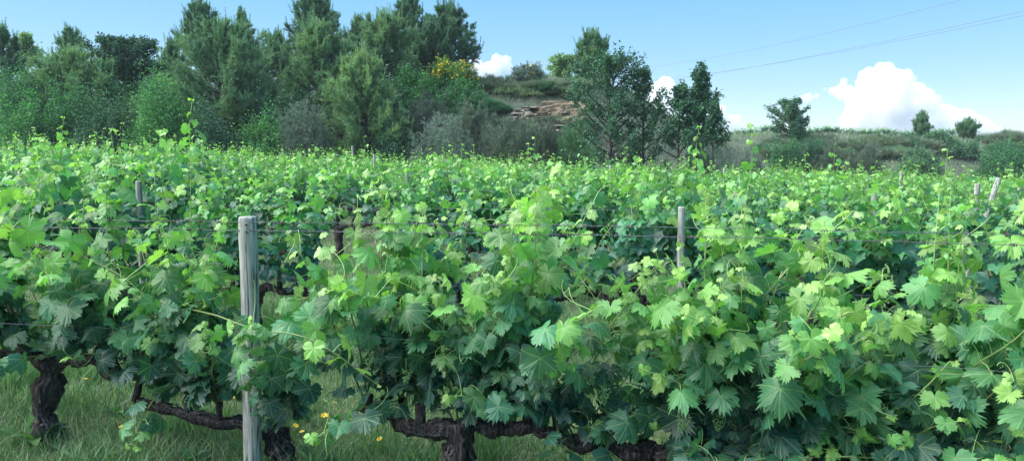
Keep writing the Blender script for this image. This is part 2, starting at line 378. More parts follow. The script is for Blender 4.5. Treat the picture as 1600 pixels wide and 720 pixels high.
def make_vine(seed, lod, loc, label, group, nshoot=18, size=.075, length=(.7, 1.15), forward=.0, armL=.5, armR=.5, trunk_h=.42, tr=.065,
              spread=.5, tall=3, split=True, dens=1.12, low=.2, rowdir=(1, -.146), clusters=2, arm_drop=0.0, lean=(0, 0), extra=0, lat=.55):
    r_ = np.random.default_rng(seed)
    root = thing('grapevine', loc, label, 'grapevine', group)
    rd = nrm(np.array([rowdir[0], rowdir[1], 0]))
    top = np.array([lean[0], lean[1], trunk_h])
    mb = MB()
    fl = [np.array([0, 0, -.06]), np.array([.02 * r_.normal(), .01, .04]), top * .35 + r_.normal(0, .015, 3), top * .7 + r_.normal(0, .015, 3), top]
    sd = 16 if lod == 0 else 7; stp = 70 if lod == 0 else (10 if lod == 1 else 0)
    bark_trunk(mb, mb, fl, [tr * 1.35, tr * 1.1, tr * .92, tr, tr * .95], r_, sd, stp)
    mb.build('trunk', [M_vbark, M_strip], root)
    starts = []
    for sgn, L in ((-1, armL), (1, armR)):
        if L <= 0: continue
        am = MB(); pts = [top - UP * .04]; n = 5
        for k in range(1, n + 1):
            f = k / n
            pts.append(top + rd * sgn * L * f + UP * (.05 * math.sin(f * 5 + seed) * .6 - arm_drop * f) + np.array([0, r_.normal(0, .03), r_.normal(0, .024)]))
        bark_trunk(am, am, pts, np.linspace(tr * .68, tr * .36, n + 1), r_, max(6, sd - 4), stp // 2)
        # spurs
        for k in range(2, n + 1):
            e = pts[k] + np.array([r_.normal(0, .02), r_.normal(0, .02), r_.uniform(.07, .14)])
            tube(am, [pts[k], (pts[k] + e) / 2 + r_.normal(0, .008, 3), e], [tr * .38, tr * .3, tr * .34], 7 if lod == 0 else 5, 0, None, .25, r_)
            starts += [e, e]
        if lod < 2: am.build('arm', [M_vbark, M_strip], root)
        else:
            am.build('arm', [M_vbark, M_strip], root)
    starts += [top + UP * .03]
    allm = MB(); allLf = []
    guided = []
    if extra:
        gp = lambda px, py, d: at(px, py, d) - np.array(loc)
        guided = [np.array([gp(250, 470, 3.55), gp(330, 490, 3.42), gp(400, 515, 3.2), gp(470, 520, 3.1), gp(530, 555, 3.05), gp(590, 600, 3.1)])]
    for g in guided:
        t = np.linspace(0, 1, len(g)); tq = np.linspace(0, 1, 14); P = np.stack([np.interp(tq, t, g[:, i]) for i in range(3)], 1) + r_.normal(0, .006, (14, 3))
        P[1:-1] = (P[:-2] + P[1:-1] * 2 + P[2:]) / 4
        Lf, pet = shoot_leaves(r_, P, size * .95, 1, 0, .7); Lf = [(a, b, c, d_, min(1, e + .22), f_) for a, b, c, d_, e, f_ in Lf]
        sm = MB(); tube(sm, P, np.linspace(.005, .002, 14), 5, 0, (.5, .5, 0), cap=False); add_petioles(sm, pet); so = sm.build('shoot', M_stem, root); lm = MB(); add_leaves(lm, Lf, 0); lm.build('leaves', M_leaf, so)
    for k in range(nshoot + tall):
        s = starts[r_.integers(0, len(starts))] + r_.normal(0, .015, 3)
        istall = k >= nshoot
        fwd = -forward * r_.uniform(.1, 1) if r_.random() < .75 else r_.uniform(-.1, .5) * spread
        d = UP * r_.uniform(.45, 1.1) + rd * r_.normal(0, lat) + np.array([0, 1, 0]) * (fwd + r_.normal(0, spread * .5))
        Lh = r_.uniform(*length)
        if istall: d = UP * 1.2 + r_.normal(0, .15, 3); Lh = r_.uniform(.9, 1.26)
        islow = (not istall) and r_.random() < low
        if islow: d[2] = r_.uniform(-.1, .25); Lh *= .6
        P = shoot_path(r_, s, d, Lh, step=.056 if lod < 2 else .08, sag=.0 if istall else (.05 if not islow else .06), wob=.05 if istall else .12, lift=.10 if istall else .05)
        front = 1 if P[-1][1] < .05 else -.4
        Lf, pet = shoot_leaves(r_, P, size * (.8 if istall else 1), front, lod, dens if not istall else .8 * dens)
        n = len(P); rad = np.linspace(.0052, .0018, n)
        age = np.linspace(.1, 1, n)
        if split or lod == 1:
            sm = MB(); sides = 5 if lod == 0 else 3
            tube(sm, P, rad, sides, 0, np.repeat(np.column_stack([age, np.full(n, .5), np.zeros(n)]), sides, 0), cap=False)
            if lod == 0:
                add_petioles(sm, pet)
                for q in range(r_.integers(1, 4)):
                    kk = r_.integers(n // 2, n); tendril(sm, r_, P[kk], nrm(r_.normal(0, 1, 3)) + UP * .6, r_.uniform(.1, .25))
                so = sm.build('shoot', M_stem, root)
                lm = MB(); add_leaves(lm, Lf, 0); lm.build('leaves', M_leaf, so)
            else:
                add_leaves(sm, Lf, lod, 1); sm.build('shoot', [M_stem, M_leafm], root)
        else:
            allLf += Lf
            tube(allm, P[::2], rad[::2] * 1.2, 3, 0, (.5, .5, 0), cap=False)
    if not split and lod == 2:
        add_leaves(allm, allLf, lod, 1); allm.build('foliage', [M_stem, M_leafm], root)
    for q in range(clusters if lod == 0 else 0):
        c = starts[r_.integers(0, len(starts))] + np.array([r_.normal(0, .15), -r_.uniform(.05, .2), r_.uniform(.05, .25)])
        gm = MB()
        for b in range(70):
            f = r_.random(); off = r_.normal(0, 1, 3); off = nrm(off) * (.024 * (1 - f) + .006); p = c + off - UP * .06 * f
            rr = .0042; O = np.array([[1, 0, 0], [-1, 0, 0], [0, 1, 0], [0, -1, 0], [0, 0, 1], [0, 0, -1]]) * rr
            gm.add(p + O, [(0, 2, 4), (2, 1, 4), (1, 3, 4), (3, 0, 4), (2, 0, 5), (1, 2, 5), (3, 1, 5), (0, 3, 5)])
        tube(gm, [c + UP * .06, c - UP * .05], [.0015, .0012], 3)
        gm.build('grape_cluster', M_grape, root)
    return root

ROWSL = -.146
def row_pt(k, px=None, X=None):
    Y0 = 3.42 + 2.35 * k
    if X is None:
        u = (px - 800) / FPX / cp; X = u * Y0 / (1 - u * ROWSL)
    return X, Y0 + ROWSL * X
GV = 'grapevines in the vineyard rows'
# front row: (px, kwargs, label)
front = [
 (-250, dict(nshoot=15, armR=.5, armL=.3, trunk_h=.5), 'front row grapevine mostly outside the left edge of the photo'),
 (52, dict(nshoot=34, armL=.62, armR=.42, trunk_h=.43, tr=.058, length=(.5, .95), forward=.35, low=.42, lean=(.05, 0)), 'front row grapevine with the thick shaggy dark trunk at the left edge'),
 (425, dict(nshoot=28, armL=.78, armR=.0, trunk_h=.2, tr=.06, length=(.6, .98), forward=.25, low=.14, arm_drop=-.12, tall=3, extra=1, lat=.32), 'front row grapevine just behind the weathered post, its dark arm running left'),
 (712, dict(nshoot=27, armL=.47, armR=.42, trunk_h=.31, tr=.072, length=(.75, 1.28), forward=.4, low=.04, lat=.33, tall=4, arm_drop=.02), 'front row grapevine with thick trunk and gnarled left arm, right of the weathered post'),
 (1010, dict(nshoot=31, length=(.7, 1.25), forward=.55, size=.076, tall=4, low=.52, trunk_h=.27), 'front row grapevine in the middle right, its trunk buried under dark low leaves'),
 (1300, dict(nshoot=37, length=(.7, 1.22), forward=.75, size=.081, tall=4, low=.52, trunk_h=.25), 'front row grapevine with tall thin shoots rising above the wires, second from right'),
 (1580, dict(nshoot=37, length=(.7, 1.22), forward=.85, size=.089, tall=3, low=.52, trunk_h=.25), 'front row grapevine with the largest leaves, at the right edge of the photo'),
 (1860, dict(nshoot=24, length=(.7, 1.05), forward=.7, size=.11, tall=1), 'front row grapevine mostly beyond the right edge of the photo'),
]
for n_, (px, kw, lb) in enumerate(front):
    X, Y = row_pt(0, px)
    make_vine(100 + n_, 0, (X, Y, float(H(X, Y))), lb, GV, **kw)

ordn = ['first', 'second', 'third', 'fourth', 'fifth', 'sixth', 'seventh', 'eighth', 'ninth', 'tenth', 'eleventh', 'twelfth', 'thirteenth', 'fourteenth', 'fifteenth', 'sixteenth', 'seventeenth', 'eighteenth']
protos1 = []
def first_mid(n_):
    return make_vine(300 + n_, 1, (0, 0, 0), 'x', GV, nshoot=20, length=(.55, 1.05), forward=.3, size=.074, spread=.4, tall=1, split=True, low=.15, trunk_h=.45, tr=.055)
protos2 = []
def first_far(n_):
    return make_vine(500 + n_, 2, (0, 0, 0), 'x', GV, nshoot=30, length=(.55, 1.1), forward=.25, size=.076, spread=.4, tall=2, split=False, low=.12, trunk_h=.45, tr=.055, dens=1.1)
used = set()
def place_vine(kind, n_, X, Y, label):
    pool, mk, cnt = (protos1, first_mid, 6) if kind == 1 else (protos2, first_far, 8)
    if len(pool) < cnt:
        o = mk(len(pool)); pool.append(o)
    else:
        o = copy_tree(pool[n_ % cnt])
    s = rng.uniform(.9, 1.12)
    o.location = (X, Y, float(H(X, Y)) - .01); o.rotation_euler = (0, 0, (0 if rng.random() < .5 or kind == 1 else math.pi) + rng.normal(0, .06)); o.scale = (s * rng.uniform(.95, 1.1), s, s * rng.uniform(.95, 1.08))
    o['label'] = label
    return o
total = 0
gaps = [(1, 500), (1, 560), (2, 590)]
for k in range(1, 16):
    Y0 = 3.42 + 2.35 * k; sp_ = 1.08 if k < 5 else 1.22
    X = -.74 * Y0 - .5 + rng.uniform(0, .6); idx = 0
    while X < .80 * Y0 + 1:
        x_, y_ = row_pt(k, X=X); px = 800 + x_ / y_ * FPX
        X += sp_ * rng.uniform(.88, 1.12)
        y_ += rng.normal(0, .05)
        if bank_t(x_, y_) > -.12 or px < -60 or px > 1660: continue
        if k > 11 and x_ < 8.5: continue
        if any(g[0] == k and abs(g[1] - px) < 42 for g in gaps): continue
        if k <= 2:
            lb = 'grapevine in the %s row from the camera, %s from the left edge of the photo' % (ordn[k], ordn[idx])
            place_vine(1, total, x_, y_, lb)
        else:
            lb = 'small leafy grapevine in the dense %s row back from the camera' % ordn[k] if k < 12 else 'tiny grapevine in the farthest rows below the right hand bank'
            place_vine(2, total, x_, y_, lb)
        idx += 1; total += 1
# vines on the skyline of the right-hand ridge
for n_ in range(34):
    px = 1150 + n_ * 11 + rng.uniform(-4, 4); d = 61.5
    p = at(px, 214, d); z = float(H(p[0], d))
    o = place_vine(2, n_, p[0], d, 'tiny spiky grapevine on the skyline of the distant ridge at right'); o.scale = (.8, .8, .62); o.location.z -= .12; total += 1
print('vines', total)

# ------------------------------------------------------------------ posts and wires
def post(name, X, Y, ztop, r0, tilt, label, seed, detail=False, zbase=None):
    r_ = np.random.default_rng(seed); zb = float(H(X, Y)) - .15 if zbase is None else zbase
    root = thing(name, (X, Y, zb), label, 'wooden post', 'trellis posts of the vineyard')
    h = ztop - zb; n = 26 if detail else 6; sd = 24 if detail else 8
    z = np.concatenate([np.linspace(0, h - .012, n), [h - .003, h]]); P = np.stack([tilt[0] * z + np.sin(z * 3 + seed) * .003, tilt[1] * z, z], 1)
    rr = np.concatenate([np.linspace(r0 * 1.06, r0 * .97, n), [r0 * .95, r0 * .86]])
    mb = MB(); tube(mb, P, rr, sd, 0, None, .05 if detail else .06, r_); mb.build('shaft', M_wood, root)
    if detail:
        for zz in (h - .035, h - .07, .78):
            nb = MB(); c = np.array([tilt[0] * zz + r0 * .25, -r0 * .99 + tilt[1] * zz, zz])
            tube(nb, [c + [0, .012, 0], c + [0, -.012, .002]], [.003, .0045], 6); nb.build('nail', M_nail, root)
    return root
X1, Y1 = row_pt(0, 393); Y1 -= .10
post('trellis_post', X1, Y1, EYE - .30, .0425, (.012, 0), 'weathered grey round post in the front row, left of the middle', 11, True)
plist = [(1068, 323, 1, 5.5, 'slim grey post in the second row right of the middle, its top above the wires'),
 (216, 283, 1, 5.5, 'grey post poking up behind the front row leaves near the left edge'),
 (232, 415, 1, 5.5, 'short dark post stub beside the row two trunk at left'),
 (1368, 303, 2, 6, 'grey post rising among bright leaves right of the tall thin shoots'),
 (221, 253, 3, 6, 'thin grey post directly above and behind the nearer left hand post'),
 (25, 255, 3, 7, 'grey post near the left edge in the middle rows'),
 (191, 233, 6, 6, 'pale thin post high in the far rows, left one of two'),
 (305, 231, 6, 6, 'pale thin post high in the far rows, right one of two'),
 (370, 248, 5, 5, 'thin post half hidden by leaves left of the middle'),
 (552, 228, 7, 6, 'dark short post under the green pine at the far edge of the vines'),
 (585, 241, 5, 5, 'thin grey post below the low yellow green pine'),
 (953, 258, 5, 5, 'thin post below the dark green trees in the middle'),
 (1410, 268, 4, 5, 'small post in the far rows below the small skyline tree at right'),
 (1356, 275, 4, 5, 'small pale post in the far rows above the nearer right hand post'),
 (1525, 287, 3, 7, 'upright stubby post at right beside the leaning one'),
 (1596, 288, 3, 6, 'grey post cut by the right edge of the photo'),
 (1132, 262, 6, 5, 'tiny post in front of the slender dark tree trunk'),
 (635, 262, 4, 5, 'thin grey post among the middle rows, near the centre left')]
for n_, (px, ty, k, wcm, lb) in enumerate(plist):
    X, Y = row_pt(k, px); Y -= .12; p = at(px, ty, Y)
    post('trellis_post', p[0], Y, p[2], wcm / 200, (0.01 * (n_ % 3 - 1), 0), lb, 40 + n_)
X, Y = row_pt(3, 1546); Y -= .1; p = at(1549, 278, Y); post('trellis_post', p[0] - .35, Y, p[2], .035, (.27, 0), 'leaning grey post at right, tilted against the upright one', 77)

def wire(k, z, pxa, pxb, label, r=.0014, jit=.01, barbs=0, seed=1):
    r_ = np.random.default_rng(seed); P = []
    for px in np.linspace(pxa, pxb, 40):
        X, Y = row_pt(k, px); P.append([X, Y - .13 - .22 * max(0, (px - 500) / 1100), z + r_.normal(0, .0015) - .008 * math.sin((px - pxa) / 310.)])
    P = np.array(P); mb = MB(); tube(mb, P, r, 5)
    for _ in range(barbs):     # dried tendrils wound round the wire
        q = r_.integers(0, 38); f = r_.random(); c = P[q] * (1 - f) + P[q + 1] * f
        th = np.linspace(0, r_.uniform(6, 22), 20); ln = np.linspace(-.5, .5, 20) * r_.uniform(.01, .05)
        Q = np.stack([c[0] + ln, c[1] + np.cos(th) * .004, c[2] + np.sin(th) * .005 * r_.uniform(.8, 2)], 1); tube(mb, Q, .0012, 3, 1)
    o = mb.build('trellis_wire', [M_wire, M_strip]); return tag(o, label, 'wire', 'wires of the vine trellis')
wire(0, EYE - .315, -250, 1900, 'upper galvanised wire of the front row, level with the post top', barbs=60, seed=2)
wire(0, EYE - .355, -250, 1900, 'second galvanised wire of the front row, just below the post top', r=.0016, barbs=110, seed=3)
wire(0, EYE - .85, -250, 1900, 'low galvanised wire of the front row between the dark leaves', barbs=20, seed=4)
wire(1, EYE - .42, -250, 1900, 'upper wire of the second row behind the front leaves', barbs=20, seed=5)
wire(1, EYE - 1.0, -250, 1900, 'low wire of the second row crossing the grassy gap', seed=6)
wire(2, EYE - .40, -250, 1900, 'upper wire of the third row from the camera', seed=7)

# ------------------------------------------------------------------ grass
def blades(mb, X, Y, hgt, wid, lean, r_, age=(0, 1), az=None):
    n = len(X); Z = H(X, Y); a = r_.uniform(0, 6.283, n) if az is None else az
    h = hgt * r_.uniform(.5, 1.2, n); w = wid * r_.uniform(.6, 1.3, n); ln = lean * r_.uniform(.2, 1.4, n) * h; b = r_.uniform(0, 6.283, n)
    P0 = np.stack([X, Y, Z - .01], 1); side = np.stack([np.cos(a), np.sin(a), 0 * a], 1) * w[:, None] / 2; l = np.stack([np.cos(b), np.sin(b), 0 * b], 1) * ln[:, None]
    mid = P0 + l * .35 + np.stack([0 * h, 0 * h, h * .6], 1); tip = P0 + l + np.stack([0 * h, 0 * h, h], 1)
    V = np.stack([P0 - side, P0 + side, mid - side * .7, mid + side * .7, tip], 1)
    base = (np.arange(n) * 5)[:, None, None]; T = np.array([(0, 1, 3), (0, 3, 2), (2, 3, 4)])[None] + base
    A = np.zeros((n, 5, 3)); A[..., 0] = r_.uniform(*age, n)[:, None]; A[..., 1] = r_.random(n)[:, None]
    mb.add(V.reshape(-1, 3), T.reshape(-1, 3), 0, A.reshape(-1, 3))
r_ = np.random.default_rng(3)
mb = MB(); n = 130000
Y = 1.6 + 9 * r_.random(n) ** 1.25; X = (r_.random(n) * 1.7 - .85) * Y
blades(mb, X, Y, .105, .0052, .9, r_)
n = 22000; Y = 10 + 12 * r_.random(n); X = (r_.random(n) * 1.6 - .8) * Y; blades(mb, X, Y, .12, .012, .8, r_)
n = 26000; cx = r_.uniform(-1, 1, 260); cyy = 2.6 + 6 * r_.random(260); q = r_.integers(0, 260, n); Y = cyy[q] + r_.normal(0, .07, n); X = cx[q] * .8 * cyy[q] + r_.normal(0, .07, n)
blades(mb, X, Y, .19, .007, .7, r_, (.2, .8))
mb.build('grass', M_grass, smooth=False); tag(bpy.data.objects['grass'], 'fine pale green grass covering the ground between the vine rows', 'grass', kind='stuff')
# dry grass on the bank
mb = MB(); n = 150000; X = r_.uniform(-12, 46, n); Y = r_.uniform(31, 66, n); t = bank_t(X, Y); cl = bumps(X * 3, Y * 3)
q = (t > -.25) & (t < 1.7) & (np.abs(X / Y) < .76) & (r_.random(n) < .5 + cl); X, Y = X[q], Y[q]; hz = H(X, Y); q = ~((X > -.3) & (X < 3.6) & (hz > 2.75) & (hz < 4.25) & (r_.random(len(X)) < .93)); X, Y = X[q], Y[q]
blades(mb, X, Y, .34, .028, .7, r_)
mb.build('dry_grass', M_dry, smooth=False); tag(bpy.data.objects['dry_grass'], 'dry greyish grass growing over the bank', 'grass', kind='stuff')

# ------------------------------------------------------------------ weeds and flowers near the camera
def weed(px, py, nl, L, w, label, seed):
    r_ = np.random.default_rng(seed); d = 1.6 * FPX / (py - 240.); X = (px - 800) / FPX * d; z = float(H(X, d)); d = (EYE - z) * FPX / (py - 240.); X = (px - 800) / FPX * d
    root = thing('dock_plant', (X, d, float(H(X, d))), label, 'weed', 'broad leaved weeds in the grass')
    for k in range(nl):
        a = k * 2.4 + r_.random(); el = r_.uniform(.5, 1.2); D = np.array([math.cos(a) * math.cos(el), math.sin(a) * math.cos(el), math.sin(el)])
        sd = nrm(np.cross(D, UP)); mbx = MB(); pts = []; Lk = L * r_.uniform(.7, 1.2)
        for q in range(8):
            f = q / 7; c = D * Lk * f - UP * .5 * Lk * f * f * (1 - .3 * el); ww = w * math.sin(math.pi * min(1, f * .92 + .06)) ** .8
            nn = nrm(np.cross(sd, D)); pts += [c - sd * ww + nn * ww * .3, c, c + sd * ww + nn * ww * .3]
        T = []
        for q in range(7):
            for s in range(2): a0 = q * 3 + s; T += [(a0, a0 + 1, a0 + 4), (a0, a0 + 4, a0 + 3)]
        mbx.add(pts, T, 0, (r_.random(), r_.random(), 0)); mbx.build('leaf', M_weed, root)
weed(480, 745, 9, .2, .025, 'clump of long broad leaves in the grass between post and arm', 1)
weed(25, 700, 9, .22, .03, 'broad leaved weed at the foot of the shaggy trunk, left edge', 2)
weed(277, 735, 7, .14, .02, 'small broad leaved weed below the dark vine arm', 3)
weed(362, 725, 5, .16, .02, 'upright pale leaf weed close against the weathered post', 4)
weed(165, 655, 8, .13, .018, 'yellow green weed right of the shaggy trunk', 5)
weed(640, 735, 7, .15, .03, 'broad leaved weed under the gnarled arm', 6)
fl = [(466, 654), (409, 676), (456, 682), (449, 698), (465, 710), (432, 704), (410, 716), (528, 690), (695, 697), (349, 675), (337, 668), (180, 712), (597, 718), (648, 719), (498, 693), (450, 671), (110, 652), (428, 660), (505, 668)]
proto = None
for n_, (px, py) in enumerate(fl):
    d = 1.52 * FPX / (py - 240.); X = (px - 800) / FPX * d; g = float(H(X, d)); X, d = X * 1.03, d * 1.03; g = float(H(X, d))
    if proto is None:
        root = thing('yellow_flower', (X, d, g), 'x', 'flower', 'small yellow flowers in the grass')
        mbx = MB(); tube(mbx, [(0, 0, -.02), (.004, 0, .05), (0, 0, .095)], .0014, 4, 0, (.7, .5, 0)); mbx.build('stem', M_stem, root)
        for k in range(6):
            a = k * 1.047; c, s = math.cos(a), math.sin(a); pm = MB()
            P = np.array([(0, 0, .095), (c * .007 - s * .005, s * .007 + c * .005, .101), (c * .007 + s * .005, s * .007 - c * .005, .101), (c * .015, s * .015, .100)])
            pm.add(P, [(0, 2, 1), (1, 2, 3)], 0, (k / 6, .6, 0)); pm.build('petal', M_yellow, root)
        proto = root; o = root
    else:
        o = copy_tree(proto); o.location = (X, d, g); o.rotation_euler = (rng.normal(0, .2) - .3, rng.normal(0, .2), rng.uniform(0, 6)); s = rng.uniform(1.0, 1.7); o.scale = (s, s, s)
    side = 'left of the weathered post' if px < 380 else ('between the weathered post and the thick trunk')
    o['label'] = 'small yellow flower in the grass ' + side

# ------------------------------------------------------------------ trees
def skeleton(r_, h, rad, prof, el0, el1, nb, ns, t0=.12, curve=.25, az0=None):
    """returns branch polylines and twig arrays (start, dir, len)"""
    br = []; TP = []; TD = []; TL = []
    for k in range(nb):
        t = t0 + (1 - t0) * ((k + .5) / nb) ** .95; az = k * 2.39996 + r_.normal(0, .4)
        el = (el0 + (el1 - el0) * t) + r_.normal(0, .12)
        L = rad * prof(t) * (r_.uniform(.75, 1.15) if nb > 55 else r_.uniform(.5, 1.25))
        D = np.array([math.cos(az) * math.cos(el), math.sin(az) * math.cos(el), math.sin(el)])
        z0 = h * t * .9
        f = np.linspace(0, 1, 6)[:, None]
        P = np.array([0, 0, z0]) + D * L * f + UP * curve * L * f ** 2
        zc = h * 1.0
        P[:, 2] = np.minimum(P[:, 2], zc)
        br.append((P, .012 + .02 * L))
        m = ns; s = r_.uniform(.2, 1, m) ** .8; pp = np.stack([np.interp(s, f[:, 0], P[:, i]) for i in range(3)], 1)
        dd = nrm(D * .8 + UP * .35 + r_.normal(0, .55, (m, 3))); ll = L * .3 * (1.15 - s * .6) * r_.uniform(.5, 1.2, m)
        TP.append(pp); TD.append(dd); TL.append(ll)
    # leader
    pp = np.stack([np.zeros(ns), np.zeros(ns), r_.uniform(.75, 1, ns) * h * .98], 1) + r_.normal(0, .03, (ns, 3)); TP.append(pp); TD.append(nrm(UP + r_.normal(0, .35, (ns, 3)))); TL.append(np.full(ns, rad * .16))
    return br, np.concatenate(TP), np.concatenate(TD), np.concatenate(TL)
def needles(mb, P, D, r_, nn, L, w, cone, tint, m=0):
    n = len(P); P = np.repeat(P, nn, 0); D = np.repeat(D, nn, 0); tint = np.repeat(tint, nn)
    N_ = len(P); d = nrm(D + r_.normal(0, cone, (N_, 3))); s = nrm(np.cross(d, r_.normal(0, 1, (N_, 3)))) * (w * r_.uniform(.6, 1.2, N_) / 2)[:, None]
    l = (L * r_.uniform(.6, 1.2, N_))[:, None]
    V = np.stack([P - s, P + s, P + d * l], 1); T = np.arange(N_ * 3).reshape(-1, 3)
    A = np.zeros((N_, 3, 3)); A[..., 0] = np.clip(tint + r_.normal(0, .1, N_), 0, 1)[:, None]; A[..., 1] = r_.random(N_)[:, None]
    mb.add(V.reshape(-1, 3), T, m, A.reshape(-1, 3))
def lobes(mb, P, r_, size, tint, m=0, flat=.5):
    n = len(P); nn = nrm(r_.normal(0, 1, (n, 3)) + UP * flat); d = nrm(np.cross(nn, r_.normal(0, 1, (n, 3)))); s = np.cross(nn, d); z = (size * r_.uniform(.55, 1.25, n))[:, None]
    V = np.stack([P, P + (d * .5 + s * .32) * z + nn * z * .08, P + d * z, P + (d * .5 - s * .32) * z + nn * z * .08], 1)
    T = (np.array([(0, 1, 2), (0, 2, 3)])[None] + (np.arange(n) * 4)[:, None, None]).reshape(-1, 3)
    A = np.zeros((n, 4, 3)); A[..., 0] = np.clip(tint + r_.normal(0, .15, n), 0, 1)[:, None]; A[..., 1] = r_.random(n)[:, None]
    mb.add(V.reshape(-1, 3), T, m, A.reshape(-1, 3))
def clump(P, seed, f=1.3):
    r_ = np.random.default_rng(seed + 999); v = np.zeros(len(P))
    for k in range(5):
        d = r_.normal(0, f, 3); v += np.sin(P @ d * 2 + r_.uniform(0, 6))
    return v / 5
pines = lambda t: (.8 + .67 * t if t < .3 else 1.0 * (1 - (t - .3) / .7) ** .6 + .06)
oval = lambda t: max(.12, math.sin(math.pi * (.12 + .76 * t))) 
GT = 'trees on the bank behind the vines'
def place(px, ty, d, wpx, base=None):
    p = at(px, ty, d); z = float(H(p[0], d)) if base is None else base
    return p[0], d, z - .05, p[2] - z + .05, wpx / 2 / FPX * d
def tree(kind, px, ty, d, wpx, label, seed, name=None, tone=.5, dens=1.0, base=None, t0=None, mat=None):
    r_ = np.random.default_rng(seed); X, Y, z, h, rad = place(px, ty, d, wpx, base)
    cat = 'tree'
    nm = name or {'pine': 'pine_tree', 'broad': 'broadleaf_tree', 'elm': 'young_tree'}[kind]
    root = thing(nm, (X, Y, z), label, cat, GT, 0)
    tm = MB(); n = 8; zz = np.linspace(0, h * .93, n); tr = .035 * h ** .8 * .55
    tp = np.stack([np.cumsum(r_.normal(0, .02, n)) * h * .2, np.cumsum(r_.normal(0, .02, n)) * h * .2, zz], 1); tp[0, :2] = 0
    tube(tm, tp, np.linspace(tr, tr * .15, n), 8, 0, None, .12, r_); tm.build('trunk', M_bark, root)
    cm = MB(); bm_ = MB()
    if kind == 'pine':
        br, P, D, L = skeleton(r_, h, rad, pines, -.05, 1.0, int(75 * dens), 22 + int(6 * min(rad, 2.5)), t0 or .04, .3)
        k = 5; s = np.tile(np.linspace(.25, 1, k), len(P)); PP = np.repeat(P, k, 0) + np.repeat(D * L[:, None], k, 0) * s[:, None]; DD = nrm(np.repeat(D, k, 0) * .7 + UP * .75 + r_.normal(0, .2, (len(PP), 3)))
        cl = clump(PP, seed); needles(cm, PP, DD, r_, 9, .2, .022, .42, tone + cl * .35)
        q = r_.choice(len(P), min(len(P), int(170 * dens + 60)), replace=False); T0 = P[q] + D[q] * L[q][:, None]; CP = []
        ln = r_.uniform(.25, .62, len(q)) * min(1.2, .5 + rad * .4); lean = nrm(UP * 1.6 + D[q] * .5 + r_.normal(0, .12, (len(q), 3)))
        for e in np.linspace(0, 1, 9): CP.append(T0 + lean * (ln * e)[:, None])
        CP = np.concatenate(CP); needles(cm, CP, np.tile(lean, (9, 1)), r_, 8, .14, .018, .38, tone + .1 + clump(CP, seed) * .3)
        mt = mat or M_pine
    else:
        prof = oval if kind == 'broad' else (lambda t: 1.05 * (1 - t) ** .55 * (1 if t > .25 else .8) + .1)
        prof_ = prof
        br, P, D, L = skeleton(r_, h, rad, prof_, .0 if kind == 'broad' else .25, 1.0 if kind == 'broad' else .9, int((60 if kind == 'broad' else 36) * dens), 18 if kind == 'broad' else 16, t0 or .16, .15)
        L = L * (1.0 if kind == 'broad' else 1.45); k = 6; s = np.tile(np.linspace(.1, 1, k), len(P)); PP = np.repeat(P, k, 0) + np.repeat(D * L[:, None], k, 0) * s[:, None] + r_.normal(0, .05, (len(P) * k, 3))
        PP = np.repeat(PP, 3 if kind == 'broad' else 2, 0); PP = PP + r_.normal(0, .05, PP.shape); cl = clump(PP, seed)
        lobes(cm, PP, r_, .125, tone + cl * .3); mt = mat or M_dark
    for P_, rr in br: tube(bm_, P_, np.linspace(rr, .004, len(P_)), 4, 0, cap=False)
    c = cm.build('crown', mt, root, smooth=False); bm_.build('branches', M_bark, c)
    return root
